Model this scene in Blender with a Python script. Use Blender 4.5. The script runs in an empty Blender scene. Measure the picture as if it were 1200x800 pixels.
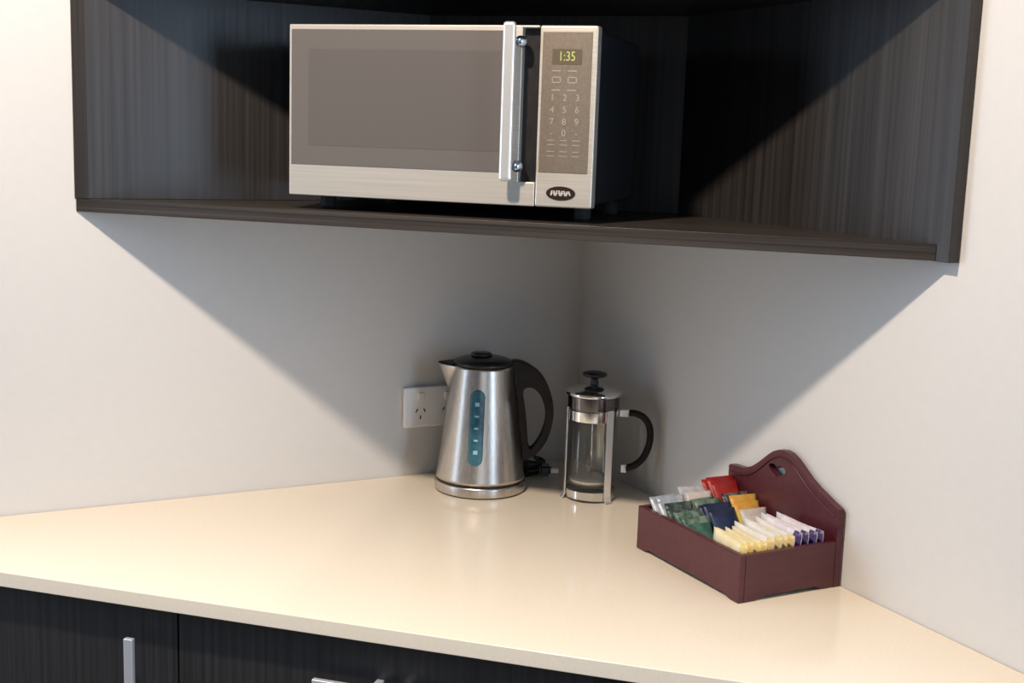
import bpy, bmesh, math, random
from mathutils import Vector, Matrix
random.seed(7)
C = bpy.context.scene.collection
Z0 = 0.90                      # height of the worktop above the floor
PI = math.pi
S2 = math.sqrt(0.5)

# ------------------------------------------------------------------ materials
def mat(name, col, rough=0.5, metal=0.0, spec=0.5, **kw):
    m = bpy.data.materials.new(name); m.use_nodes = True
    b = m.node_tree.nodes['Principled BSDF']
    b.inputs['Base Color'].default_value = (*col, 1)
    b.inputs['Roughness'].default_value = rough
    b.inputs['Metallic'].default_value = metal
    b.inputs['Specular IOR Level'].default_value = spec
    for k, v in kw.items():
        b.inputs[k.replace('_', ' ')].default_value = v
    return m

def noise_tint(m, col_a, col_b, scale=(40, 40, 40), detail=3, rot=(0, 0, 0), lo=0.35, hi=0.65, bump=0.0, rough=None, fine=None):
    """procedural variation between two colours, stretched by scale in object space"""
    nt = m.node_tree; b = nt.nodes['Principled BSDF']
    tc = nt.nodes.new('ShaderNodeTexCoord'); mp = nt.nodes.new('ShaderNodeMapping')
    mp.vector_type = 'POINT'
    rotn = nt.nodes.new('ShaderNodeMapping'); rotn.inputs['Rotation'].default_value = rot
    mp.inputs['Scale'].default_value = scale
    n = nt.nodes.new('ShaderNodeTexNoise'); n.inputs['Scale'].default_value = 1; n.inputs['Detail'].default_value = detail
    r = nt.nodes.new('ShaderNodeValToRGB')
    r.color_ramp.elements[0].position = lo; r.color_ramp.elements[1].position = hi
    r.color_ramp.elements[0].color = (*col_a, 1); r.color_ramp.elements[1].color = (*col_b, 1)
    nt.links.new(tc.outputs['Object'], rotn.inputs['Vector']); nt.links.new(rotn.outputs[0], mp.inputs['Vector'])
    nt.links.new(mp.outputs[0], n.inputs['Vector']); nt.links.new(n.outputs['Fac'], r.inputs['Fac'])
    nt.links.new(r.outputs['Color'], b.inputs['Base Color'])
    if bump:
        bp = nt.nodes.new('ShaderNodeBump'); bp.inputs['Strength'].default_value = bump; bp.inputs['Distance'].default_value = 0.001
        nt.links.new(n.outputs['Fac'], bp.inputs['Height']); nt.links.new(bp.outputs[0], b.inputs['Normal'])
    if rough:
        rr = nt.nodes.new('ShaderNodeMapRange'); rr.inputs['To Min'].default_value = rough[0]; rr.inputs['To Max'].default_value = rough[1]
        nt.links.new(n.outputs['Fac'], rr.inputs['Value']); nt.links.new(rr.outputs[0], b.inputs['Roughness'])
    return m

M = {}
M['wall'] = noise_tint(mat('wall_paint', (.70, .68, .65), .55, spec=.3), (.610, .597, .580), (.620, .607, .590), (60, 60, 60), bump=.03)
M['room'] = noise_tint(mat('darkened_room_paint', (.3, .28, .26), .6), (.27, .255, .24), (.30, .285, .265), (30, 30, 30))  # off-view wall paint, darkened to cut light bounced into the corner
M['ceiling'] = noise_tint(mat('ceiling_paint', (.8, .79, .77), .8), (.42, .41, .40), (.44, .43, .42), (30, 30, 30))
M['floor'] = noise_tint(mat('floor_tile', (.35, .3, .25), .5), (.12, .10, .085), (.17, .145, .12), (6, 6, 6))
M['counter'] = noise_tint(mat('engineered_stone', (.78, .70, .57), .2), (.79, .69, .545), (.815, .72, .575), (220, 220, 220), rough=(.12, .17))
wa, wb = (.017, .0150, .0142), (.042, .037, .035)
M['wood'] = noise_tint(mat('dark_laminate', wa, .35), wa, wb, (150, 150, 1.6), 5, lo=.3, hi=.78, rough=(.30, .46))
M['wood_edge'] = noise_tint(mat('dark_laminate_edge', wa, .4), (.014, .011, .009), (.060, .048, .039), (1.5, 260, 260), 4, rot=(0, 0, PI/4), lo=.3, hi=.75, rough=(.32, .45))
M['door'] = noise_tint(mat('dark_door_laminate', wa, .4), (.012, .0115, .012), (.034, .032, .034), (150, 150, 1.4), 5, lo=.3, hi=.78, rough=(.34, .48))
M['carcass'] = noise_tint(mat('carcass_black', (.01, .01, .01), .6), (.009, .009, .009), (.014, .013, .013), (20, 20, 20))
M['steel'] = noise_tint(mat('brushed_steel', (.6, .57, .53), .3, 1), (.55, .505, .455), (.65, .60, .545), (600, 600, 5), rough=(.24, .36))
M['champagne'] = noise_tint(mat('champagne_steel', (.6, .55, .47), .34, .6), (.60, .55, .47), (.68, .62, .53), (4, 400, 500), rough=(.36, .46))
M['chrome'] = mat('chrome', (.78, .77, .76), .12, 1)
M['satin_chrome'] = mat('satin_chrome', (.80, .78, .75), .26, .65)
M['blue_glint_steel'] = mat('polished_stud', (.45, .55, .68), .15, 1)  # stud steel, its blue glint painted into the base colour
M['alu'] = mat('satin_aluminium', (.72, .73, .75), .45, .7)
M['black'] = noise_tint(mat('black_plastic', (.012, .011, .011), .38), (.010, .009, .009), (.016, .014, .014), (80, 80, 80), rough=(.3, .42))
M['brownblack'] = noise_tint(mat('soft_black_handle', (.02, .014, .012), .5, spec=.22), (.008, .006, .0055), (.015, .011, .0095), (60, 60, 60))
M['casing'] = noise_tint(mat('painted_black_casing', (.016, .018, .021), .4), (.012, .014, .017), (.018, .020, .024), (200, 200, 200), rough=(.32, .45))
M['mwglass'] = mat('smoked_mirror_glass', (.28, .245, .22), .2, .6, Coat_Weight=.25, Coat_Roughness=.06)
M['mwmesh'] = mat('smoked_window_mesh', (.24, .21, .19), .22, .6, Coat_Weight=.25, Coat_Roughness=.06)
M['membrane'] = noise_tint(mat('bronze_membrane', (.22, .18, .14), .4, .5), (.215, .175, .135), (.245, .20, .155), (300, 300, 300), rough=(.36, .46))
M['dispglass'] = mat('display_window', (.185, .15, .10), .3, .5)
M['keyprint'] = mat('pale_key_print', (.33, .285, .24), .5)
M['plastic_white'] = noise_tint(mat('white_plastic', (.74, .73, .72), .35), (.88, .87, .86), (.90, .89, .88), (50, 50, 50))
M['slot'] = mat('slot_black', (.02, .02, .02), .7)
M['bluewin'] = noise_tint(mat('blue_water_window', (.03, .11, .16), .18), (.022, .085, .125), (.045, .14, .19), (90, 90, 90))
M['scalemark'] = mat('pale_scale_marks', (.30, .50, .60), .4)
M['maroon'] = noise_tint(mat('maroon_stained_wood', (.10, .022, .030), .32), (.060, .010, .016), (.086, .016, .024), (14, 90, 90), 4, lo=.3, hi=.7, rough=(.28, .4), bump=.05)
g = bpy.data.materials.new('clear_glass'); g.use_nodes = True; nt = g.node_tree; nt.nodes.clear()
go = nt.nodes.new('ShaderNodeOutputMaterial'); gm = nt.nodes.new('ShaderNodeMixShader'); gt = nt.nodes.new('ShaderNodeBsdfTransparent'); gg = nt.nodes.new('ShaderNodeBsdfGlossy'); gf = nt.nodes.new('ShaderNodeLayerWeight'); gp = nt.nodes.new('ShaderNodeMath'); gp.operation = 'POWER'; gp.inputs[1].default_value = 4; ga = nt.nodes.new('ShaderNodeMath'); ga.operation = 'MULTIPLY_ADD'; ga.inputs[1].default_value = .8; ga.inputs[2].default_value = .045
gt.inputs['Color'].default_value = (.94, .94, .92, 1); gg.inputs['Roughness'].default_value = .03; gf.inputs['Blend'].default_value = .5
nt.links.new(gf.outputs['Facing'], gp.inputs[0]); nt.links.new(gp.outputs[0], ga.inputs[0]); nt.links.new(ga.outputs[0], gm.inputs[0]); nt.links.new(gt.outputs[0], gm.inputs[1]); nt.links.new(gg.outputs[0], gm.inputs[2]); nt.links.new(gm.outputs[0], go.inputs[0]); M['glass'] = g
M['chrome_dark_refl'] = mat('chrome_dark_reflection', (.16, .15, .15), .16, 1)  # lid skirt chrome, the dark it reflects put into the colour
e = mat('green_digits', (.35, .38, .12), .5); bb = e.node_tree.nodes['Principled BSDF']
bb.inputs['Emission Color'].default_value = (.55, .60, .12, 1); bb.inputs['Emission Strength'].default_value = .22; M['digits'] = e
e = mat('downlight_diffuser', (.9, .85, .75), .5); bb = e.node_tree.nodes['Principled BSDF']
bb.inputs['Emission Color'].default_value = (1, .82, .6, 1); bb.inputs['Emission Strength'].default_value = 6; M['diffuser'] = e

# ------------------------------------------------------------------ mesh helpers
def obj(name, bm, m, parent=None, smooth=False, loc=None, rot=None, bevel=0, bseg=2, mods=()):
    me = bpy.data.meshes.new(name); bmesh.ops.recalc_face_normals(bm, faces=bm.faces); bm.to_mesh(me); bm.free()
    o = bpy.data.objects.new(name, me); C.objects.link(o)
    for mm in (m if isinstance(m, (list, tuple)) else [m]): me.materials.append(mm)
    if parent: o.parent = parent
    if loc is not None: o.location = loc
    if rot is not None: o.rotation_euler = rot
    if smooth:
        for p in me.polygons: p.use_smooth = True
    if bevel:
        b = o.modifiers.new('bevel', 'BEVEL'); b.width = bevel; b.segments = bseg; b.limit_method = 'ANGLE'; b.angle_limit = math.radians(40)
        for p in me.polygons: p.use_smooth = True
        w = o.modifiers.new('wn', 'WEIGHTED_NORMAL'); w.keep_sharp = True
    return o

def empty(name, label, cat, loc=(0, 0, 0), rz=0, group=None):
    o = bpy.data.objects.new(name, None); C.objects.link(o); o.empty_display_size = .05
    o.location = loc; o.rotation_euler = (0, 0, rz); o['label'] = label; o['category'] = cat
    if group: o['group'] = group
    return o

def tag(o, label, cat, group=None):
    o['label'] = label; o['category'] = cat
    if group: o['group'] = group
    return o

def box(bm, x0, x1, y0, y1, z0, z1, mi=0):
    vs = [bm.verts.new((x, y, z)) for x in (x0, x1) for y in (y0, y1) for z in (z0, z1)]
    for f in ((0, 1, 3, 2), (4, 6, 7, 5), (0, 4, 5, 1), (2, 3, 7, 6), (0, 2, 6, 4), (1, 5, 7, 3)):
        bm.faces.new([vs[i] for i in f]).material_index = mi
    return vs

def prism(bm, pts, z0, z1, mi=0):
    a = [bm.verts.new((x, y, z0)) for x, y in pts]; b = [bm.verts.new((x, y, z1)) for x, y in pts]
    n = len(pts)
    bm.faces.new(a[::-1]).material_index = mi; bm.faces.new(b).material_index = mi
    for i in range(n): bm.faces.new((a[i], a[(i+1) % n], b[(i+1) % n], b[i])).material_index = mi

def lathe(bm, prof, n=64, cx=0, cy=0, mi=0, close=False):
    """prof: list of (r, z); r=0 collapses to a pole"""
    rings = []
    for r, z in prof:
        if r < 1e-6: rings.append([bm.verts.new((cx, cy, z))])
        else: rings.append([bm.verts.new((cx+r*math.cos(2*PI*i/n), cy+r*math.sin(2*PI*i/n), z)) for i in range(n)])
    pairs = list(zip(rings, rings[1:])) + ([(rings[-1], rings[0])] if close else [])
    for a, b in pairs:
        for i in range(n):
            j = (i+1) % n
            if len(a) == 1 and len(b) == 1: continue
            if len(a) == 1: f = bm.faces.new((a[0], b[i], b[j]))
            elif len(b) == 1: f = bm.faces.new((a[i], a[j], b[0]))
            else: f = bm.faces.new((a[i], a[j], b[j], b[i]))
            f.material_index = mi

def sweep(bm, path, sec, up=Vector((0, 1, 0)), closed=False, mi=0):
    """sweep a closed 2D section (u along side, v along normal) along path; sec may be a function of t"""
    n = len(path); rings = []
    for i, p in enumerate(path):
        p = Vector(p)
        a = Vector(path[(i-1) % n] if closed or i > 0 else path[0]); b = Vector(path[(i+1) % n] if closed or i < n-1 else path[-1])
        t = (b-a).normalized(); side = up.cross(t)
        side = side.normalized() if side.length > 1e-6 else Vector((1, 0, 0)); nn = t.cross(side).normalized()
        s = sec(i/(n-1)) if callable(sec) else sec
        rings.append([bm.verts.new(p+side*u+nn*v) for u, v in s])
    k = len(rings[0])
    for i in range(n if closed else n-1):
        a, b = rings[i], rings[(i+1) % n]
        for j in range(k): bm.faces.new((a[j], a[(j+1) % k], b[(j+1) % k], b[j])).material_index = mi
    if not closed:
        bm.faces.new(rings[0][::-1]).material_index = mi; bm.faces.new(rings[-1]).material_index = mi

def ell(a, b, n=16): return [(a*math.cos(2*PI*i/n), b*math.sin(2*PI*i/n)) for i in range(n)]
def catmull(pts, per=8):
    out = []; P = [pts[0]]+list(pts)+[pts[-1]]
    for i in range(1, len(P)-2):
        p0, p1, p2, p3 = map(Vector, P[i-1:i+3])
        for k in range(per):
            t = k/per
            out.append(.5*((2*p1)+(-p0+p2)*t+(2*p0-5*p1+4*p2-p3)*t*t+(-p0+3*p1-3*p2+p3)*t**3))
    out.append(Vector(pts[-1])); return out

def plate_with_hole(bm, outer, hole, place, da, db):
    """flat outline with a hole, given thickness; place(u, v, depth) -> point"""
    for d, second in ((da, False), (db, True)):
        vo = [bm.verts.new(place(u, v, d)) for u, v in outer]; vh = [bm.verts.new(place(u, v, d)) for u, v in hole]
        es = [bm.edges.new((w_[i], w_[(i+1) % len(w_)])) for w_ in (vo, vh) for i in range(len(w_))]
        bmesh.ops.triangle_fill(bm, edges=es, use_beauty=True)
        if not second: fo, fh = vo, vh
        else:
            for P, Q in ((fo, vo), (fh, vh)):
                for i in range(len(P)): bm.faces.new((P[i], P[(i+1) % len(P)], Q[(i+1) % len(Q)], Q[i]))
def smooth2(pts, per=4):
    """closed smooth curve through 2D points"""
    n = len(pts); out = []
    for i in range(n):
        p0, p1, p2, p3 = [Vector((*pts[(i+k) % n], 0)) for k in (-1, 0, 1, 2)]
        for k in range(per):
            t = k/per; v = .5*((2*p1)+(-p0+p2)*t+(2*p0-5*p1+4*p2-p3)*t*t+(-p0+3*p1-3*p2+p3)*t**3); out.append((v.x, v.y))
    return out

def text_into(bm, s, x, y, z, size, xdir=Vector((1, 0, 0)), zdir=Vector((0, 0, 1)), depth=.0004, shear=0, sx=1):
    cu = bpy.data.curves.new('t', 'FONT'); cu.body = s; cu.size = size; cu.align_x = 'CENTER'; cu.align_y = 'CENTER'
    cu.extrude = depth/2; cu.shear = shear; cu.resolution_u = 3
    o = bpy.data.objects.new('t', cu); C.objects.link(o)
    dg = bpy.context.evaluated_depsgraph_get(); dg.update()
    me = bpy.data.meshes.new_from_object(o.evaluated_get(dg))
    yd = zdir.cross(xdir)
    mtx = Matrix(((xdir.x*sx, zdir.x, -yd.x, x), (xdir.y*sx, zdir.y, -yd.y, y), (xdir.z*sx, zdir.z, -yd.z, z), (0, 0, 0, 1)))
    me.transform(mtx); bm.from_mesh(me)
    bpy.data.objects.remove(o); bpy.data.curves.remove(cu); bpy.data.meshes.remove(me)

# ------------------------------------------------------------------ the room
def struct(name, bm, m, **k):
    o = obj(name, bm, m, **k); o['kind'] = 'structure'; return o
R = 4.4; H = 2.45
bm = bmesh.new(); box(bm, -R-.1, .1, -R-.1, .1, -.1, 0); struct('floor', bm, M['floor'])
bm = bmesh.new(); box(bm, -R-.1, .1, -R-.1, .1, H, H+.1); struct('ceiling', bm, M['ceiling'])
WA0, WA1, WZ0, WZ1 = -3.0, -1.45, .85, 1.95      # unseen windows added for their light, in both corner walls and the back wall
def wall(name, axis, a0, a1, opening=None):
    """wall along an axis: left/back walls run in x, right/side walls run in y"""
    bm = bmesh.new()
    def b(p0, p1, c0, c1):
        if axis == 'left': box(bm, p0, p1, 0, .1, c0, c1)
        elif axis == 'right': box(bm, 0, .1, p0, p1, c0, c1)
        elif axis == 'side': box(bm, -R-.1, -R, p0, p1, c0, c1)
        else: box(bm, p0, p1, -R-.1, -R, c0, c1)
    if opening:
        b(a0, WA0, 0, H); b(WA1, a1, 0, H); b(WA0, WA1, 0, WZ0); b(WA0, WA1, WZ1, H)
    else: b(a0, a1, 0, H)
    struct(name, bm, M['wall'] if axis in ('left', 'right') else M['room'])
def window(name, axis):
    bm = bmesh.new()
    def f(p0, p1, c0, c1):
        if axis == 'left': box(bm, p0, p1, .03, .07, c0, c1)
        elif axis == 'back': box(bm, p0, p1, -R-.07, -R-.03, c0, c1)
        else: box(bm, .03, .07, p0, p1, c0, c1)
    t = .04; mid = (WA0+WA1)/2
    f(WA0, WA1, WZ0, WZ0+t); f(WA0, WA1, WZ1-t, WZ1); f(WA0, WA0+t, WZ0+t, WZ1-t); f(WA1-t, WA1, WZ0+t, WZ1-t); f(mid-t/2, mid+t/2, WZ0+t, WZ1-t)
    struct(name, bm, M['alu'])
wall('wall_left', 'left', -R, 0, True); wall('wall_right', 'right', -R, .1, True); wall('wall_side', 'side', -R, 0); wall('wall_back', 'back', -R, 0, True)
window('added_window_1', 'left'); window('added_window_2', 'right'); window('added_window_3', 'back')  # frames out of view, made up around the fill lights

def area(name, loc, direction, sx, sy, power, col):
    l = bpy.data.lights.new(name, 'AREA'); l.shape = 'RECTANGLE'; l.size = sx; l.size_y = sy; l.energy = power; l.color = col
    o = bpy.data.objects.new(name, l); C.objects.link(o); o.location = loc
    o.rotation_euler = Vector(direction).to_track_quat('-Z', 'Y').to_euler(); return o
COOL = (.56, .75, 1.0); P_LEFT, P_RIGHT = 34, 36
wm = (WA0+WA1)/2; wz = (WZ0+WZ1)/2
area('added_window_fill', (wm, .012, wz), (0, -1, 0), 1.5, 1.05, P_LEFT, COOL)  # cool fill from the added corner-wall windows, fading towards the corner
area('added_window_fill', (.012, wm, wz), (-1, 0, 0), 1.5, 1.05, P_RIGHT, COOL)
area('added_window_fill', (wm, -R-.012, wz), (0, 1, 0), 1.5, 1.05, 4, (.86, .92, 1.0))  # soft fill from an added back window, brightens faces towards the camera
# ceiling downlight a little in front of the corner cupboard
LX, LY = -1.16, -1.00
t = empty('ceiling_downlight', 'round white recessed downlight in the ceiling before the corner cupboard', 'downlight', (LX, LY, H))
bm = bmesh.new(); lathe(bm, [(.045, -.001), (.062, -.001), (.062, -.006), (.047, -.008), (.045, -.006)], 40, close=True); obj('trim_ring', bm, M['plastic_white'], t, True)
bm = bmesh.new(); lathe(bm, [(0, -.001), (.0445, -.001), (.0445, -.003), (0, -.003)], 40); obj('diffuser', bm, M['diffuser'], t)
l = bpy.data.lights.new('downlight_lamp', 'SPOT'); l.energy = 122; l.spot_size = math.radians(165); l.spot_blend = .5; l.shadow_soft_size = .045; l.color = (1, .84, .69)
o = bpy.data.objects.new('downlight_lamp', l); C.objects.link(o); o.location = (LX, LY, H-.02); o.rotation_euler = (0, 0, 0)

# ------------------------------------------------------------------ worktop and base cupboards
CL, CR = 1.316, 1.245
SHIFT = .0
bm = bmesh.new(); prism(bm, [(-.0015, -.0015), (-CL, -.0015), (-CL+.0, -.004), (-.004, -CR), (-.0015, -CR)], Z0-.021, Z0)
tag(obj('worktop', bm, M['counter'], bevel=.0035, bseg=3), 'glossy cream stone worktop filling the corner under the kettle', 'worktop')

fd = Vector((CL, -CR, 0)).normalized(); fn = Vector((fd.y, -fd.x, 0))     # along the front, outwards
if fn.x + fn.y > 0: fn = -fn
FANG = math.atan2(fd.y, fd.x)
F0 = Vector((-CL, 0, 0)) - fn*.022
L = math.hypot(CL, CR)
def base_unit(name, s0, s1, label, kind, hs=None):
    """local frame: x along the front, y into the corner, z up"""
    p = F0 + fd*s0
    t = empty(name, label, 'cupboard', (p.x, p.y, 0), FANG); W = s1-s0
    # carcass outline clipped by the two walls, expressed in the local frame
    def loc2(v): d = v-p; return (d.dot(fd), d.dot(-fn))
    g = .003
    depth = 1.2
    poly = [(0.001, .019), (W-.001, .019)]
    # clip the right side against wall x=0 and the left side against wall y=0
    def ray_to_walls(s):
        q0 = p+fd*s; ts = []
        dv = -fn
        if dv.x > 0: ts.append((-g-q0.x)/dv.x)
        if dv.y > 0: ts.append((-g-q0.y)/dv.y)
        return min(ts)
    d1 = min(.56, ray_to_walls(W-.001)-.003); d0 = min(.56, ray_to_walls(.001)-.003)
    poly += [(W-.001, d1), (0.001, d0)]
    bm = bmesh.new(); prism(bm, poly, .10, Z0-.0215); obj('carcass', bm, M['carcass'], t)
    bm = bmesh.new(); prism(bm, [(0.001, .06), (W-.001, .06), (W-.001, max(.07, d1-.01)), (.001, max(.07, d0-.01))], 0, .0995); obj('plinth', bm, M['carcass'], t)
    gap = .0015; top = Z0-.0245
    def vhandle(par, x, z1, ln):
        bm = bmesh.new(); box(bm, x-.0065, x+.0065, -.034, -.026, z1-ln, z1)
        box(bm, x-.005, x+.005, -.0265, .0005, z1-.10, z1-.09); box(bm, x-.005, x+.005, -.0265, .0005, z1-ln+.01, z1-ln+.02)
        obj('handle', bm, M['alu'], par, bevel=.0015)
    def hhandle(par, x0, ln, z):
        bm = bmesh.new(); box(bm, x0, x0+ln, -.034, -.026, z-.0065, z+.0065)
        box(bm, x0+.075, x0+.085, -.0265, .0005, z-.005, z+.005); box(bm, x0+ln-.06, x0+ln-.05, -.0265, .0005, z-.005, z+.005)
        obj('handle', bm, M['alu'], par, bevel=.0015)
    if kind == 'door':
        n = hs['n']; w = W/n
        for i in range(n):
            bm = bmesh.new(); box(bm, i*w+gap, (i+1)*w-gap, 0, .018, .105, top)
            d = obj('door', bm, M['door'], t, bevel=.0008, bseg=1)
            vhandle(d, hs['x'][i], hs['z'], .22)
    else:
        zs = [top, top-.16, top-.39, .105]
        for i in range(3):
            bm = bmesh.new(); box(bm, gap, W-gap, 0, .018, zs[i+1]+(.0015 if i < 2 else 0), zs[i]-(.0015 if i else 0))
            d = obj('drawer', bm, M['door'], t, bevel=.0008, bseg=1)
            hhandle(d, .2085, .17, zs[i]-.0590)
    return t
seam = (Vector((-.845, -.418, 0))-F0).dot(fd)
base_unit('base_cupboard', .12, seam, 'dark woodgrain base cupboard door with an upright bar handle, left of the drawers', 'door', dict(n=1, x=[seam-.12-.0546], z=Z0-.063))
base_unit('base_drawer_unit', seam, seam+.56, 'dark woodgrain drawer unit with a level bar handle, under the front worktop edge', 'drawer')

# ------------------------------------------------------------------ corner wall cupboard (open) holding the microwave
s = .9025; hs = .4683; ht = .489; zt = .80
cab = empty('corner_wall_cupboard', 'open dark woodgrain corner cupboard fixed to both walls around the microwave', 'cupboard', (0, 0, 0))
g = .001; th = .018
bm = bmesh.new(); prism(bm, [(-s+.001, -g), (-s+th+.001, -g-th), (-th-g, -g-th), (-g, -g)], Z0+ht+.0002, Z0+zt-.0002); 
bm.free()
def side(mirror):
    bm = bmesh.new()
    pts = [(-s, -g), (-s, -g-th) if mirror else (-s+th, -g-th), (-g-th, -g-th), (-g, -g)]
    if mirror: pts = [(y, x) for x, y in pts]
    prism(bm, pts, Z0+(hs if mirror else ht+.0002), Z0+zt+.02)
    obj('side_panel', bm, M['wood'], cab, bevel=.0006, bseg=1)
side(False); side(True)
e_ = g+th+.0003
def tri(z0, z1, name, m):
    bm = bmesh.new(); a = s-.0008
    yl = -g if name == 'shelf_board' else -e_
    prism(bm, [(-e_, yl), (-a-yl, yl), (-e_, -a+e_)], z0, z1); return obj(name, bm, m, cab, bevel=.0008, bseg=1)
tri(Z0+hs+.0005, Z0+ht, 'shelf_board', M['wood_edge'])
tri(Z0+zt, Z0+zt+.02, 'top_panel', M['wood_edge'])
bp = .348
bm = bmesh.new(); prism(bm, [(-bp+e_, -e_), (-bp+e_+.02, -e_), (-e_, -bp+e_+.02), (-e_, -bp+e_)], Z0+ht+.0003, Z0+zt-.0003)
obj('back_panel', bm, M['wood'], cab)

# ------------------------------------------------------------------ microwave; local x along its front, y into the corner
K = .610
mw = empty('microwave_oven', 'stainless and black microwave oven standing in the dark corner cupboard', 'microwave', (-K*S2, -K*S2, Z0+ht+.0004), -PI/4)
def mz(z): return z-ht
x0, x1, xd = -.2895, .1650, .0845
zb, zt_ = mz(.5090), mz(.7510)
D = .27
bm = bmesh.new(); box(bm, x0+.004, x1-.003, .022, D, zb+.004, zt_-.004); obj('casing', bm, M['casing'], mw, bevel=.004, bseg=3)
for fx, fy in ((x0+.035, .06), (x1-.03, .07), (x0+.06, D-.03), (x1-.03, D-.03)):
    bm = bmesh.new(); lathe(bm, [(0, 0), (.010, 0), (.012, .003), (.012, zb+.0038), (0, zb+.0038)], 20, fx, fy); obj('foot', bm, M['slot'], mw)
# door
bm = bmesh.new()
out = [(x0, zb), (xd-.0006, zb), (xd-.0006, zb+.033), (.0600, zb+.033), (.0600, zt_-.0035), (xd-.0006, zt_-.0035), (xd-.0006, zt_), (x0, zt_)]
A = [bm.verts.new((x, 0, z)) for x, z in out]; B = [bm.verts.new((x, .0215, z)) for x, z in out]
bm.faces.new(A); bm.faces.new(B[::-1])
for i in range(8): bm.faces.new((A[i], A[(i+1) % 8], B[(i+1) % 8], B[i]))
door = obj('door', bm, M['champagne'], mw, bevel=.0022, bseg=2)
bm = bmesh.new(); box(bm, x0+.004, .0400, -.0012, .003, mz(.5535), mz(.7440)); gl = obj('glass_panel', bm, M['mwglass'], door, bevel=.0005, bseg=1)
bm = bmesh.new(); box(bm, -.2580, .0400, -.0016, .002, mz(.5815), mz(.7165)); obj('viewing_window', bm, M['mwmesh'], door)
bm = bmesh.new(); box(bm, .0602, .0838, .012, .0214, zb+.0332, zt_-.0037); obj('recess_strip', bm, M['black'], door)
bm = bmesh.new(); box(bm, .0407, .0585, -.030, -.020, mz(.5425), mz(.7535)); hd = obj('handle', bm, M['satin_chrome'], door, bevel=.0048, bseg=6)
for z in (.7285, .5630):
    bm = bmesh.new()
    # a barrel standing across the recess behind the bar
    n = 20; a = []
    for yy, r in ((-.0205, .0055), (-.014, .0055), (-.0135, .0078), (-.004, .0078), (-.0035, .006), (.0012, .006)):
        a.append([bm.verts.new((.0575+.004+r*math.cos(2*PI*i/n), yy, mz(z)+r*math.sin(2*PI*i/n))) for i in range(n)])
    for p, q in zip(a, a[1:]):
        for i in range(n): bm.faces.new((p[i], p[(i+1) % n], q[(i+1) % n], q[i]))
    bm.faces.new(a[0]); bm.faces.new(a[-1][::-1])
    obj('handle_stud', bm, M['blue_glint_steel'], door, True)
# control panel
bm = bmesh.new(); box(bm, xd, x1, 0, .0215, zb, zt_); cp = obj('control_panel', bm, M['champagne'], mw, bevel=.003, bseg=3)
bm = bmesh.new(); box(bm, .0890, .1575, -.0010, .003, mz(.5560), mz(.7425)); obj('keypad', bm, M['membrane'], cp, bevel=.0004, bseg=1)
bm = bmesh.new(); box(bm, .1030, .1440, -.0014, .002, mz(.7000), mz(.7200)); dsp = obj('display', bm, M['dispglass'], cp)
bm = bmesh.new(); text_into(bm, '1:35', .1235, -.0016, mz(.7100), .0175, sx=.8); obj('display_digits', bm, M['digits'], cp)
bm = bmesh.new()
for r, z in enumerate((.6560, .6400, .6240, .6090)):
    for c_, ch in enumerate(('123', '456', '789', '-0-')[r]):
        text_into(bm, ch, .1050+c_*.0175, -.0012, mz(z), .0125, depth=.0003)
for z in (.6915, .6660):
    for c_ in range(2): box(bm, .1035+c_*.022, .1155+c_*.022, -.0013, -.0009, mz(z)-.0007, mz(z)+.0007)
for c_ in range(2):
    xx = .1035+c_*.022
    box(bm, xx, xx+.0125, -.0013, -.0009, mz(.6755), mz(.6768)); box(bm, xx, xx+.0125, -.0013, -.0009, mz(.6825), mz(.6838))
    box(bm, xx, xx+.0012, -.0013, -.0009, mz(.6755), mz(.6838)); box(bm, xx+.0113, xx+.0125, -.0013, -.0009, mz(.6755), mz(.6838))
for z in (.5930, .5780):
    for c_ in range(3):
        xx = .1000+c_*.0175
        box(bm, xx, xx+.010, -.0013, -.0009, mz(z), mz(z)+.001); box(bm, xx, xx+.010, -.0013, -.0009, mz(z)+.006, mz(z)+.007)
obj('key_print', bm, M['keyprint'], cp)
bm = bmesh.new()
n = 40; cx, cz = .1215, mz(.5285)
def disc(bm, a, b, y0, y1, cx, cz, n=40):
    p = [bm.verts.new((cx+a*math.cos(2*PI*i/n), y0, cz+b*math.sin(2*PI*i/n))) for i in range(n)]
    q = [bm.verts.new((cx+a*math.cos(2*PI*i/n), y1, cz+b*math.sin(2*PI*i/n))) for i in range(n)]
    bm.faces.new(p); bm.faces.new(q[::-1])
    for i in range(n): bm.faces.new((p[i], p[(i+1) % n], q[(i+1) % n], q[i]))
disc(bm, .0205, .0095, -.0008, .001, cx, cz); bd = obj('oval_badge', bm, mat('badge_dark', (.03, .012, .008), .3), cp)
bm = bmesh.new()
# pale lettering too small to read: a run of joined strokes across the badge
let = [(-.0135, -.003), (-.0125, .003), (-.0095, .003), (-.0085, -.003), (-.0065, -.003), (-.0055, .0032), (-.002, .0032), (-.001, -.003), (.001, -.003),
       (.0018, .0028), (.005, .003), (.006, -.003), (.008, -.003), (.009, .0022), (.0115, .0025), (.0135, -.0025)]
sweep(bm, [(cx+a, -.0011, cz+b) for a, b in let], ell(.0011, .0005, 6)); box(bm, cx-.0125, cx+.0125, -.0013, -.0007, cz-.0006, cz+.0008)
obj('badge_lettering', bm, M['champagne'], bd)

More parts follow.
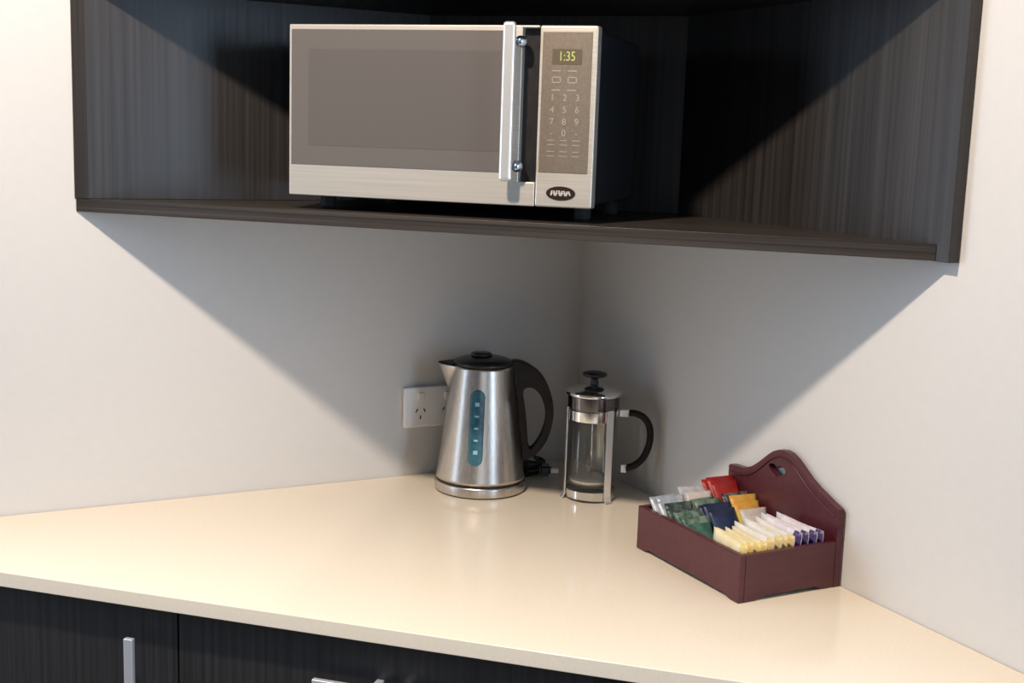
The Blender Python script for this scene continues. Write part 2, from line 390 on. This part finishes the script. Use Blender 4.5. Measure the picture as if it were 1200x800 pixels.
# ------------------------------------------------------------------ kettle; local +x = handle side, -y = towards the viewer
Rr = Vector((math.cos(.4813), -math.sin(.4813), 0)); RZ = -.4813
kt = empty('electric_kettle', 'brushed steel electric kettle with blue water window and black handle', 'kettle', (-.258, -.119, Z0), RZ)
bm = bmesh.new(); lathe(bm, [(0, .0005), (.074, .0005), (.0785, .003), (.0790, .015), (.0765, .0185), (0, .0185)], 96); obj('power_base', bm, M['steel'], kt, True, bevel=.0006)
bm = bmesh.new(); lathe(bm, [(0, .0187), (.0745, .0187), (.0745, .0228), (0, .0228)], 96); obj('base_groove', bm, M['black'], kt)
def kr(z):  # body radius
    t = (z-.023)/(.217-.023); return .0770-(.0770-.0525)*(t**.92)
# body: a shell whose rim is drawn out to a pouring lip on the -x side
bm = bmesh.new(); n = 128; nz = 44; rings = []
for k in range(nz+1):
    z = .023+(.218-.023)*k/nz; r = kr(z); ring = []
    tt = max(0, (z-.172)/(.218-.172))
    for i in range(n):
        a = 2*PI*i/n; d = abs((a-PI+PI) % (2*PI)-PI)          # angle away from the spout direction (-x)
        w = max(0, 1-d/(.55*max(tt, .05)))
        rr = r+.0255*tt*w**1.15 if tt > 0 else r
        ring.append(bm.verts.new((rr*math.cos(a), rr*math.sin(a), z)))
    rings.append(ring)
for a, b in zip(rings, rings[1:]):
    for i in range(n): bm.faces.new((a[i], a[(i+1) % n], b[(i+1) % n], b[i]))
bm.faces.new(rings[0][::-1]); bm.faces.new(rings[-1])
body = obj('body', bm, M['steel'], kt)
for p in body.data.polygons: p.use_smooth = len(p.vertices) == 4
# lid
bm = bmesh.new(); lathe(bm, [(0, .2182), (.0505, .2182), (.0520, .2205), (.0500, .2255), (.036, .2305), (.020, .2325), (0, .2330)], 64)
lid = obj('lid', bm, mat('dark_lid', (.045, .038, .034), .3, .6), kt, True)
bm = bmesh.new(); lathe(bm, [(0, .2328), (.017, .2322), (.0185, .2355), (.016, .2385), (0, .2392)], 32, -.004, 0); obj('lid_button', bm, M['black'], lid, True)
# black lip collar over the spout
bm = bmesh.new(); prism(bm, [(-.0775, .0), (-.052, .0225), (-.046, .020), (-.046, -.020), (-.052, -.0225)], .2183, .2212); obj('spout_cover', bm, M['brownblack'], kt, bevel=.001)
# water window: capsule patch that follows the cone
bm = bmesh.new()
WA = -PI/2-.11
def on_cone(u, z, off):
    r = kr(z)+off; a = WA+u/kr(z); return (r*math.cos(a), r*math.sin(a), z)
nv = 30; hw = .0122; zc0, zc1 = .057+hw, .184-hw; rows = []
for k in range(nv+1):
    z = .057+(.184-.057)*(.5-.5*math.cos(PI*k/nv))
    dz = max(0, zc0-z, z-zc1); w = math.sqrt(max(0, hw*hw-dz*dz))
    w = max(w, .001); rows.append([[bm.verts.new(on_cone(w*(j/4-1), z, off)) for j in range(9)] for off in (-.001, .0018 if .001 < w else 0)])
for a, b in zip(rows, rows[1:]):
    for j in range(8): bm.faces.new((a[1][j], a[1][j+1], b[1][j+1], b[1][j]))
    for j in (0, 8): bm.faces.new((a[0][j], a[1][j], b[1][j], b[0][j]))
bm.faces.new(rows[0][0]+rows[0][1][::-1]); bm.faces.new(rows[-1][0]+rows[-1][1][::-1])
ww = obj('water_window', bm, M['bluewin'], kt, True)
bm = bmesh.new()
for k, z in enumerate((.160, .140, .120, .100, .080)):
    h = .0032 if k in (0, 4) else .0016
    for u0, u1 in ((-.0035, .0035),):
        vs = [bm.verts.new(on_cone(u, zz, .0021)) for u, zz in ((u0, z-h), (u1, z-h), (u1, z+h), (u0, z+h))]; bm.faces.new(vs)
obj('scale_marks', bm, M['scalemark'], ww)
# handle: spine strip on the body and an outer bow
bm = bmesh.new()
ho = [(.044, .2195), (.050, .2265), (.064, .2260), (.079, .2195), (.099, .2045), (.114, .1790), (.1225, .1480), (.1205, .1150), (.1110, .0860), (.0960, .0660), (.0830, .0570)] + \
     [(kr(z)+.0005, z) for z in (.055, .075, .10, .125, .15, .175, .20)]
ho = smooth2(ho, 3)
hi = smooth2([(.0715, .1790), (.0850, .1815), (.0990, .1690), (.1075, .1480), (.1085, .1240), (.1020, .1000), (.0920, .0820), (.0845, .0745), (.0805, .0850), (.0775, .1150), (.0735, .1450), (.0700, .1650)], 3)
plate_with_hole(bm, ho, hi, lambda u, v, d: (u, d, v), -.0125, .0125)
bmesh.ops.dissolve_limit(bm, angle_limit=.01, verts=bm.verts, edges=bm.edges)
obj('handle', bm, M['brownblack'], kt, bevel=.0045, bseg=4)

# ------------------------------------------------------------------ coffee plunger
pl = empty('coffee_plunger', 'glass and chrome coffee plunger with curved black handle', 'coffee plunger', (-.107, -.238, Z0), RZ)
bm = bmesh.new(); lathe(bm, [(0, .0225), (.033, .0225), (.0395, .026), (.0412, .032), (.0412, .178), (.0392, .178), (.0392, .033), (.0375, .0285), (.032, .0250), (0, .0250)], 72)
obj('glass_beaker', bm, M['glass'], pl, True)
bm = bmesh.new(); lathe(bm, [(.0418, .138), (.0432, .138), (.0432, .155), (.0418, .155)], 72, close=True); obj('upper_band', bm, M['chrome'], pl, True, bevel=.0004)
bm = bmesh.new(); lathe(bm, [(.0418, .0050), (.0432, .0050), (.0432, .0185), (.0418, .0185)], 72, close=True); obj('lower_band', bm, M['chrome'], pl, True, bevel=.0004)
for dg in (37, 157, -83):
    a = math.radians(dg)-PI/2; ca, sa = math.cos(a), math.sin(a); bm = bmesh.new()
    pr = [(.0437, .159), (.0437, .010), (.0470, .0015), (.0500, .0003), (.0512, .0015), (.0482, .0035), (.0453, .0115), (.0453, .159)]
    w = .0068; A = [bm.verts.new((r*ca-w*sa, r*sa+w*ca, z)) for r, z in pr]; B = [bm.verts.new((r*ca+w*sa, r*sa-w*ca, z)) for r, z in pr]
    k = len(pr)
    for i in range(k): bm.faces.new((A[i], A[(i+1) % k], B[(i+1) % k], B[i]))
    for i0, i1, i2, i3 in ((0, 1, 6, 7), (1, 2, 5, 6), (2, 3, 4, 5)):
        bm.faces.new((A[i0], A[i1], A[i2], A[i3])); bm.faces.new((B[i3], B[i2], B[i1], B[i0]))
    obj('leg', bm, M['satin_chrome'], pl)
bm = bmesh.new(); lathe(bm, [(0, .1795), (.0385, .1795), (.0385, .1650), (.0400, .1650), (.0400, .1795), (.0440, .1795), (.0470, .1800), (.0478, .1830), (.0465, .1860), (.042, .1885), (.030, .1930), (.016, .1958), (0, .1965)], 72)
pl_lid = obj('lid', bm, M['chrome'], pl, True, bevel=.0003)
bm = bmesh.new(); lathe(bm, [(.0414, .157), (.0436, .157), (.0440, .179), (.0414, .179)], 72, close=True); obj('lid_skirt', bm, M['chrome_dark_refl'], pl_lid, True, bevel=.0004)
bm = bmesh.new(); lathe(bm, [(0, .1962), (.0075, .1962), (.0070, .1985), (.0055, .2050), (.0075, .2085), (.0190, .2105), (.0215, .2135), (.0195, .2165), (.0110, .2185), (0, .2190)], 40)
obj('plunger_knob', bm, M['black'], pl, True)
bm = bmesh.new(); lathe(bm, [(0, .034), (.0016, .034), (.0016, .1793), (0, .1793)], 16); pr_ = obj('plunger_rod', bm, M['chrome'], pl, True)
bm = bmesh.new(); lathe(bm, [(0, .0280), (.0350, .0290), (.0372, .0325), (.0372, .0345), (.0340, .0350), (0, .0350)], 56); obj('filter_disc', bm, M['satin_chrome'], pr_, True, bevel=.0003)
bm = bmesh.new()
path = catmull([(.0600, 0, .1490), (.0720, 0, .1485), (.0860, 0, .1420), (.0960, 0, .1270), (.0985, 0, .1060), (.0945, 0, .0850), (.0850, 0, .0680), (.0720, 0, .0570), (.0590, 0, .0530)], 6)
sweep(bm, path, ell(.0058, .0068, 18)); ph = obj('handle', bm, M['brownblack'], pl, True, bevel=0)
bm = bmesh.new(); box(bm, .0434, .0610, -.0055, .0055, .1425, .1555); obj('handle_clip', bm, M['satin_chrome'], ph, bevel=.002)
bm = bmesh.new(); box(bm, .0505, .0605, -.0055, .0055, .0455, .0600); obj('handle_tip', bm, M['satin_chrome'], ph, bevel=.002)

# ------------------------------------------------------------------ power outlet on the left wall
po = empty('power_outlet', 'white double power outlet on the wall behind the kettle', 'power outlet', (-.3000, -.0003, Z0+.1250))
bm = bmesh.new(); box(bm, -.0575, .0575, -.010, 0, -.0365, .0365); obj('face_plate', bm, M['plastic_white'], po, bevel=.003, bseg=3)
for sx_ in (-.026, .026):
    bm = bmesh.new(); box(bm, sx_-.006, sx_+.006, -.0135, -.0098, .012, .026); obj('switch', bm, M['plastic_white'], po, bevel=.001)
    bm = bmesh.new()
    for dx, dz, an in ((-.0075, -.006, -.5), (.0075, -.006, .5), (0, -.0185, 0)):
        ca, sa = math.cos(an), math.sin(an); vs = []
        for u, v in ((-.0011, -.0036), (.0011, -.0036), (.0011, .0036), (-.0011, .0036)):
            vs.append((sx_+dx+u*ca-v*sa, dz+u*sa+v*ca))
        A = [bm.verts.new((x, -.0103, z)) for x, z in vs]; B = [bm.verts.new((x, -.0095, z)) for x, z in vs]
        bm.faces.new(A); bm.faces.new(B[::-1])
        for i in range(4): bm.faces.new((A[i], A[(i+1) % 4], B[(i+1) % 4], B[i]))
    obj('socket_slots', bm, M['slot'], po)

# ------------------------------------------------------------------ the kettle's own cord, bundled behind the plunger
CO = Vector((.1035, .089, 0)); bm = bmesh.new()
path = []
for i in range(170):
    t = i/169; a = t*2*PI*3.2; path.append((-.012+(.019+.003*math.sin(a*2.7))*math.cos(a), .012+(.014+.002*math.cos(a*1.9))*math.sin(a), .0045+.021*t+.0025*math.sin(a*1.3)))
path = [Vector((-.048, -.042, .0070)), Vector((-.038, -.028, .0040)), Vector((-.020, -.008, .0036))]+[Vector(p) for p in path]+[Vector((.006, -.003, .0215)), Vector((.008, -.012, .0185))]
sweep(bm, [p+CO for p in path], ell(.0033, .0033, 8)); flex = obj('power_cord', bm, M['black'], kt, True)
bm = bmesh.new(); box(bm, .000, .022, -.026, -.008, .005, .027)
bmesh.ops.bevel(bm, geom=list(bm.edges), offset=.005, segments=3, affect='EDGES')
box(bm, .0215, .035, -.0215, -.0195, .012, .019, 1); box(bm, .0215, .035, -.0145, -.0125, .012, .019, 1)
bmesh.ops.translate(bm, verts=bm.verts, vec=CO)
obj('plug', bm, [M['black'], M['alu']], flex)

# ------------------------------------------------------------------ maroon sachet tray against the right wall
TX0, TX1 = -.179, -.004            # outer faces left / wall
TY0, TY1 = -.7440, -.4960          # near end / far end
TH = .066; WT = .009
cx, cy = (TX0+TX1)/2, (TY0+TY1)/2
tr = empty('sachet_tray', 'maroon wooden tray with a scrolled back board, leaning place of tea and sugar sachets', 'tray', (cx, cy, Z0))
tr['label'] = 'maroon wooden tray with a scrolled back board against the right wall'
hx, hy = (TX1-TX0)/2, (TY1-TY0)/2
def foot_panel(name, length, place):
    """a side panel with bracket feet: bottom edge raised between the feet"""
    f = .026; r = .005
    out = [(-length/2, 0), (-length/2+f*.7, 0), (-length/2+f, r*.5), (-length/2+f+.006, r), (length/2-f-.006, r), (length/2-f, r*.5), (length/2-f*.7, 0), (length/2, 0), (length/2, TH), (-length/2, TH)]
    bm = bmesh.new(); A = [bm.verts.new(place(u, 0, z)) for u, z in out]; B = [bm.verts.new(place(u, WT, z)) for u, z in out]
    bm.faces.new(A); bm.faces.new(B[::-1]); k = len(out)
    for i in range(k): bm.faces.new((A[i], A[(i+1) % k], B[(i+1) % k], B[i]))
    obj(name, bm, M['maroon'], tr, bevel=.0012)
BT = .011
foot_panel('front_panel', 2*hy, lambda u, d, z: (-hx+d, u, z))
lw = 2*hx-WT-BT-.0004
foot_panel('end_panel', lw, lambda u, d, z: (-hx+WT+.0002+lw/2+u, -hy+d, z))
foot_panel('end_panel', lw, lambda u, d, z: (-hx+WT+.0002+lw/2+u, hy-d, z))
bm = bmesh.new(); box(bm, -hx+WT+.0002, hx-BT-.0002, -hy+WT+.0002, hy-WT-.0002, .006, .012); obj('bottom_panel', bm, M['maroon'], tr)
# scrolled back board, outline in (y, z); heart shaped piercing in its crest
top = [(-.1240, .1080), (-.1225, .1110), (-.1140, .1140), (-.1030, .1180), (-.0900, .1235), (-.0750, .1295), (-.0600, .1370), (-.0480, .1445), (-.0370, .1520), (-.0260, .1590), (-.0140, .1640), (-.0020, .1660),
       (.0100, .1645), (.0220, .1595), (.0330, .1520), (.0440, .1430), (.0560, .1335), (.0680, .1255), (.0800, .1200), (.0920, .1170), (.1060, .1160), (.1200, .1155), (.1240, .1130)]
# the crest stands toward the near end in plan: local y = world y - cy
outer = [(-.1240, 0)]+top+[(.1240, 0)]
hc = (.0110, .1330); heart = []
for i in range(28):
    a = 2*PI*i/28; hx_ = 16*math.sin(a)**3; hz_ = 13*math.cos(a)-5*math.cos(2*a)-2*math.cos(3*a)-math.cos(4*a)
    heart.append((hc[0]+hx_*.0012, hc[1]+hz_*.00068))
bm = bmesh.new(); plate_with_hole(bm, outer, heart, lambda u, v, d: (d, u, v), hx-BT, hx)
bmesh.ops.translate(bm, verts=bm.verts, vec=(0, 0, 0)); obj('back_board', bm, M['maroon'], tr, bevel=.0015)
# raised bead that follows the crest
bm = bmesh.new()
bead = catmull([Vector((hx-BT-.0002, y*.965, z-.0105)) for y, z in top[1:-1]], 3)
sweep(bm, bead, ell(.0015, .0018, 8), up=Vector((1, 0, 0))); obj('crest_bead', bm, M['maroon'], tr, True)

# ------------------------------------------------------------------ sachets: local w (x) by h (z) by thickness (y)
def sachet_mesh(w, h, th, crimp=.08, bands='both'):
    pa, pb, pc = random.uniform(0, 6), random.uniform(0, 6), random.uniform(.0002, .0004)
    bm = bmesh.new(); nx, nz = 8, 12; S = []
    for sgn in (-1, 1):
        G = []
        for i in range(nx+1):
            row = []
            for k in range(nz+1):
                u = i/nx*2-1; v = k/nz*2-1
                f = max(0, 1-abs(u)**3.5)*max(0, 1-(abs(v)/(1-crimp))**6) if abs(v) < 1-crimp else 0
                y = sgn*(.0005+(th/2-.0005)*f**.6)
                if abs(v) > 1-crimp: y += .0005*math.sin(i*3)
                y += pc*math.sin(u*2.1+pa)*math.cos(v*2.6+pb)
                row.append(bm.verts.new((u*w/2*(1-.025*math.cos(v*3)), y, h/2*v+h/2)))
            G.append(row)
        for i in range(nx):
            for k in range(nz):
                f = bm.faces.new((G[i][k], G[i+1][k], G[i+1][k+1], G[i][k+1]))
                v = (k+.5)/nz
                f.material_index = 1 if ((v > .80 and bands == 'both') or v < .2) else 0
        S.append(G)
    a, b = S
    rim = [(i, 0) for i in range(nx)]+[(nx, k) for k in range(nz)]+[(i, nz) for i in range(nx, 0, -1)]+[(0, k) for k in range(nz, 0, -1)]
    for i in range(len(rim)):
        p, q = rim[i], rim[(i+1) % len(rim)]
        bm.faces.new((a[p[0]][p[1]], a[q[0]][q[1]], b[q[0]][q[1]], b[p[0]][p[1]]))
    return bm
def smat(nm, c1, c2, rough=.4, metal=0):
    m = mat(nm, c1, rough, metal); return noise_tint(m, c1, c2, (70, 70, 70), lo=.45, hi=.6)
PC = {
 'silver': (smat('silver_foil', (.50, .53, .56), (.62, .65, .68), .35, .35), smat('silver_foil_end', (.38, .42, .48), (.55, .58, .62), .4, .3)),
 'grey': (smat('grey_blue_paper', (.20, .23, .32), (.38, .40, .47)), smat('grey_paper_end', (.40, .40, .43), (.5, .5, .5))),
 'dark_green': (smat('dark_green_paper', (.012, .028, .022), (.035, .055, .045)), smat('dark_green_end', (.02, .04, .035), (.10, .13, .11))),
 'green': (smat('green_paper', (.015, .075, .050), (.06, .16, .11)), smat('green_end', (.16, .22, .17), (.03, .08, .05))),
 'red': (smat('red_paper', (.36, .012, .010), (.44, .02, .015)), smat('red_end', (.25, .008, .008), (.36, .015, .012))),
 'navy': (smat('navy_paper', (.010, .022, .075), (.016, .035, .10)), smat('navy_end', (.008, .014, .05), (.012, .02, .06))),
 'yellow': (smat('yellow_paper', (.60, .46, .05), (.66, .50, .09)), smat('orange_end', (.66, .30, .05), (.62, .40, .08))),
 'cream': (smat('cream_paper', (.72, .62, .36), (.76, .68, .46)), smat('gold_end', (.62, .45, .12), (.70, .54, .2))),
 'white': (smat('white_paper', (.68, .65, .58), (.74, .71, .66)), smat('gold_end_b', (.60, .44, .14), (.68, .55, .28))),
 'lilac': (smat('lilac_paper', (.64, .60, .64), (.74, .70, .72)), smat('purple_end', (.05, .035, .13), (.09, .06, .18))),
 'pink': (smat('pale_pink_paper', (.66, .55, .50), (.72, .62, .57)), smat('pale_end', (.55, .48, .44), (.62, .56, .52))),
 'black': (smat('black_paper', (.015, .014, .02), (.04, .04, .045)), smat('black_end', (.03, .03, .03), (.16, .15, .12))),
}
IN0 = (TX0+WT, TY0+WT)
def sachet(kind, label, group, x, y, z, w, h, th, rz=0, tilt=0, roll=0, name='tea_sachet'):
    """x,y,z: centre of the bottom edge in world/worktop coordinates. tilt leans the top away"""
    o = obj(name, sachet_mesh(w, h, th), list(PC[kind]), smooth=True)
    o.matrix_world = Matrix.Translation((x, y, Z0+z)) @ Matrix.Rotation(rz, 4, 'Z') @ Matrix.Rotation(tilt, 4, 'X') @ Matrix.Rotation(roll, 4, 'Y')
    return tag(o, label, 'sachet', group)
DEG = PI/180
FL = .0130
#<<SACHETS>>
# sugar and coffee sticks: long pouches lying on edge, ends towards the near end of the tray
def stick(kind, label, group, x, yend, zb_, ln, hgt, th, rz=0, lift=0, lean=0):
    bm = sachet_mesh(hgt, ln, th, .10, 'near')
    # mesh: x=height, z=length -> lay the length along +y, the height up
    bmesh.ops.transform(bm, verts=bm.verts, matrix=Matrix(((0, 1, 0, 0), (0, 0, 1, 0), (1, 0, 0, hgt/2), (0, 0, 0, 1))))
    o = obj('sugar_sachet', bm, list(PC[kind]), smooth=True)
    o.matrix_world = Matrix.Translation((x, yend, Z0+zb_)) @ Matrix.Rotation(rz, 4, 'Z') @ Matrix.Rotation(lift, 4, 'X') @ Matrix.Rotation(lean, 4, 'Y')
    return tag(o, label, 'sachet', group)
gy = -.7335
words = ['leftmost cream sachet in the near row, against the tray front', 'second cream sachet from the tray front in the near row', 'third cream sachet from the tray front in the near row', 'fourth cream sachet from the tray front, beside the white ones']
for i in range(4):
    stick('cream', words[i]+', gold end up', 'cream sachets in the near row', -.1625+i*.0112, gy, FL+.006+(i % 2)*.002, .078, .056-.001*i, .0100, rz=(-.03, .02, 0, -.02)[i], lift=(.05, 0, .04, .02)[i])
words = ['first white sachet with gold end, next to the cream ones', 'second white sachet with gold end after the cream ones', 'third white sachet with gold end after the cream ones', 'last white sachet with gold end, beside the purple-ended ones']
for i in range(4):
    stick('white', words[i], 'white sachets with gold ends in the near row', -.1165+i*.0112, gy, FL+.008, .085, .057+.001*(i % 2), .0100, rz=(.02, -.01, .02, 0)[i], lift=(.02, .06, .03, .05)[i])
words = ['purple-ended white sachet next to the gold-ended ones', 'second purple-ended white sachet, in the middle of its set', 'third purple-ended white sachet, second from the back board', 'purple-ended white sachet against the tray back board']
for i in range(4):
    stick('lilac', words[i], 'purple-ended sachets beside the back board', -.0708+i*.0136, gy, FL+.008, .088, .061-.001*i, .0120, rz=(0, .02, -.01, .01)[i], lift=(.05, .02, .05, .0)[i])
T = [
 # kind, label, group, x, y, w, h, th, rz
 ('silver', 'silver foil sachet at the far left corner of the tray', 'silver foil sachets', -0.1425, -.5500, .0455, .078, .0075, 3),
 ('silver', 'silver foil sachet in the middle of its set of three', 'silver foil sachets', -0.1405, -.5610, .0455, .081, .0075, -4),
 ('silver', 'silver foil sachet nearest the dark green ones', 'silver foil sachets', -0.1435, -.5720, .0455, .079, .0075, 2),
 ('dark_green', 'dark green sachet against the silver foil ones', 'dark green sachets', -0.1415, -.5830, .0455, .076, .0070, -3),
 ('dark_green', 'dark green sachet in the middle of its set by the tray front', 'dark green sachets', -0.1435, -.5930, .0455, .073, .0070, 3),
 ('dark_green', 'dark green sachet nearest the mid green ones', 'dark green sachets', -0.1415, -.6030, .0455, .074, .0070, -1),
 ('green', 'mid green sachet by the tray front, against the dark green ones', 'mid green sachets by the tray front', -0.1425, -.6140, .0455, .071, .0070, 4),
 ('green', 'mid green sachet by the tray front, nearest the cream ones', 'mid green sachets by the tray front', -0.1435, -.6250, .0455, .067, .0070, -3),
 ('grey', 'grey blue sachet at the far end beside the silver foil', 'grey blue sachets', -.092, -.5500, .046, .088, .0070, -4),
 ('grey', 'grey blue sachet in front of the farthest grey blue one', 'grey blue sachets', -.090, -.5600, .046, .084, .0070, 3),
 ('pink', 'pale pinkish sachet between grey blue and green ones', None, -.093, -.5700, .044, .085, .0070, -2),
 ('green', 'green sachet in the middle of the tray, behind the pale pink one', 'green sachets in the middle', -.091, -.5800, .046, .079, .0070, 4),
 ('green', 'green sachet in the middle of the tray, next to the navy ones', 'green sachets in the middle', -.093, -.5905, .046, .080, .0070, -2),
 ('navy', 'navy blue sachet against the green ones', 'navy blue sachets', -.091, -.6010, .047, .076, .0075, 2),
 ('navy', 'navy blue sachet between two navy ones', 'navy blue sachets', -.092, -.6115, .047, .077, .0075, -3),
 ('navy', 'navy blue sachet nearest the white sachets', 'navy blue sachets', -.090, -.6220, .047, .073, .0075, 1),
 ('red', 'red sachet at the far end beside the back board', 'red sachets', -.042, -.5520, .048, .098, .0085, 2),
 ('red', 'red sachet in the middle of its set of three', 'red sachets', -.043, -.5640, .048, .102, .0085, -3),
 ('red', 'red sachet nearest the black ones', 'red sachets', -.041, -.5760, .048, .099, .0085, 2),
 ('black', 'black sachet against the red ones', 'black sachets', -.041, -.5880, .044, .083, .0075, -2),
 ('black', 'black sachet behind the yellow ones', 'black sachets', -.040, -.5985, .044, .085, .0075, 3),
 ('yellow', 'yellow sachet with orange end against the black ones', 'yellow sachets', -.042, -.6100, .046, .086, .0085, -4),
 ('yellow', 'yellow sachet with orange end, nearer the beige one', 'yellow sachets', -.043, -.6220, .046, .080, .0085, 2),
 ('pink', 'pale beige sachet leaning in front of the yellow ones', None, -.044, -.6340, .046, .072, .0080, -1),
]
for (k, lb, gr, x, y, w, h, th_, rz) in T:
    sachet(k, lb, gr, x, y, FL+.002, w, h+random.uniform(-.002, .002), th_, rz*DEG, -34*DEG, 0)

# ------------------------------------------------------------------ camera and view
q = dict(f=1457.2, yaw=.48129, pitch=.161415, roll=.03341, x=-1.18549, y=-1.99760)
cam = bpy.data.cameras.new('camera'); cam.sensor_width = 36; cam.lens = q['f']*36/1200; cam.clip_start = .05
co = bpy.data.objects.new('camera', cam); C.objects.link(co); bpy.context.scene.camera = co
Y, P, Ro = q['yaw'], q['pitch'], q['roll']
F = Vector((math.sin(Y)*math.cos(P), math.cos(Y)*math.cos(P), -math.sin(P))); rt = Vector((math.cos(Y), -math.sin(Y), 0)); up = rt.cross(F)
Rv = math.cos(Ro)*rt+math.sin(Ro)*up; Uv = -math.sin(Ro)*rt+math.cos(Ro)*up
m = Matrix(((Rv.x, Uv.x, -F.x, q['x']), (Rv.y, Uv.y, -F.y, q['y']), (Rv.z, Uv.z, -F.z, Z0+.6), (0, 0, 0, 1)))
co.matrix_world = m
w = bpy.data.worlds.new('world'); bpy.context.scene.world = w; w.use_nodes = True
w.node_tree.nodes['Background'].inputs['Color'].default_value = (.75, .86, 1, 1); w.node_tree.nodes['Background'].inputs['Strength'].default_value = .6
sc = bpy.context.scene
sc.view_settings.view_transform = 'Standard'; sc.view_settings.look = 'None'; sc.view_settings.gamma = 1; sc.view_settings.use_curve_mapping = False
sc.view_settings.exposure = .18
sc.cycles.max_bounces = 10; sc.cycles.diffuse_bounces = 6; sc.cycles.glossy_bounces = 6; sc.cycles.transmission_bounces = 10
sc.cycles.caustics_reflective = False; sc.cycles.caustics_refractive = False
sc.cycles.use_denoising = True
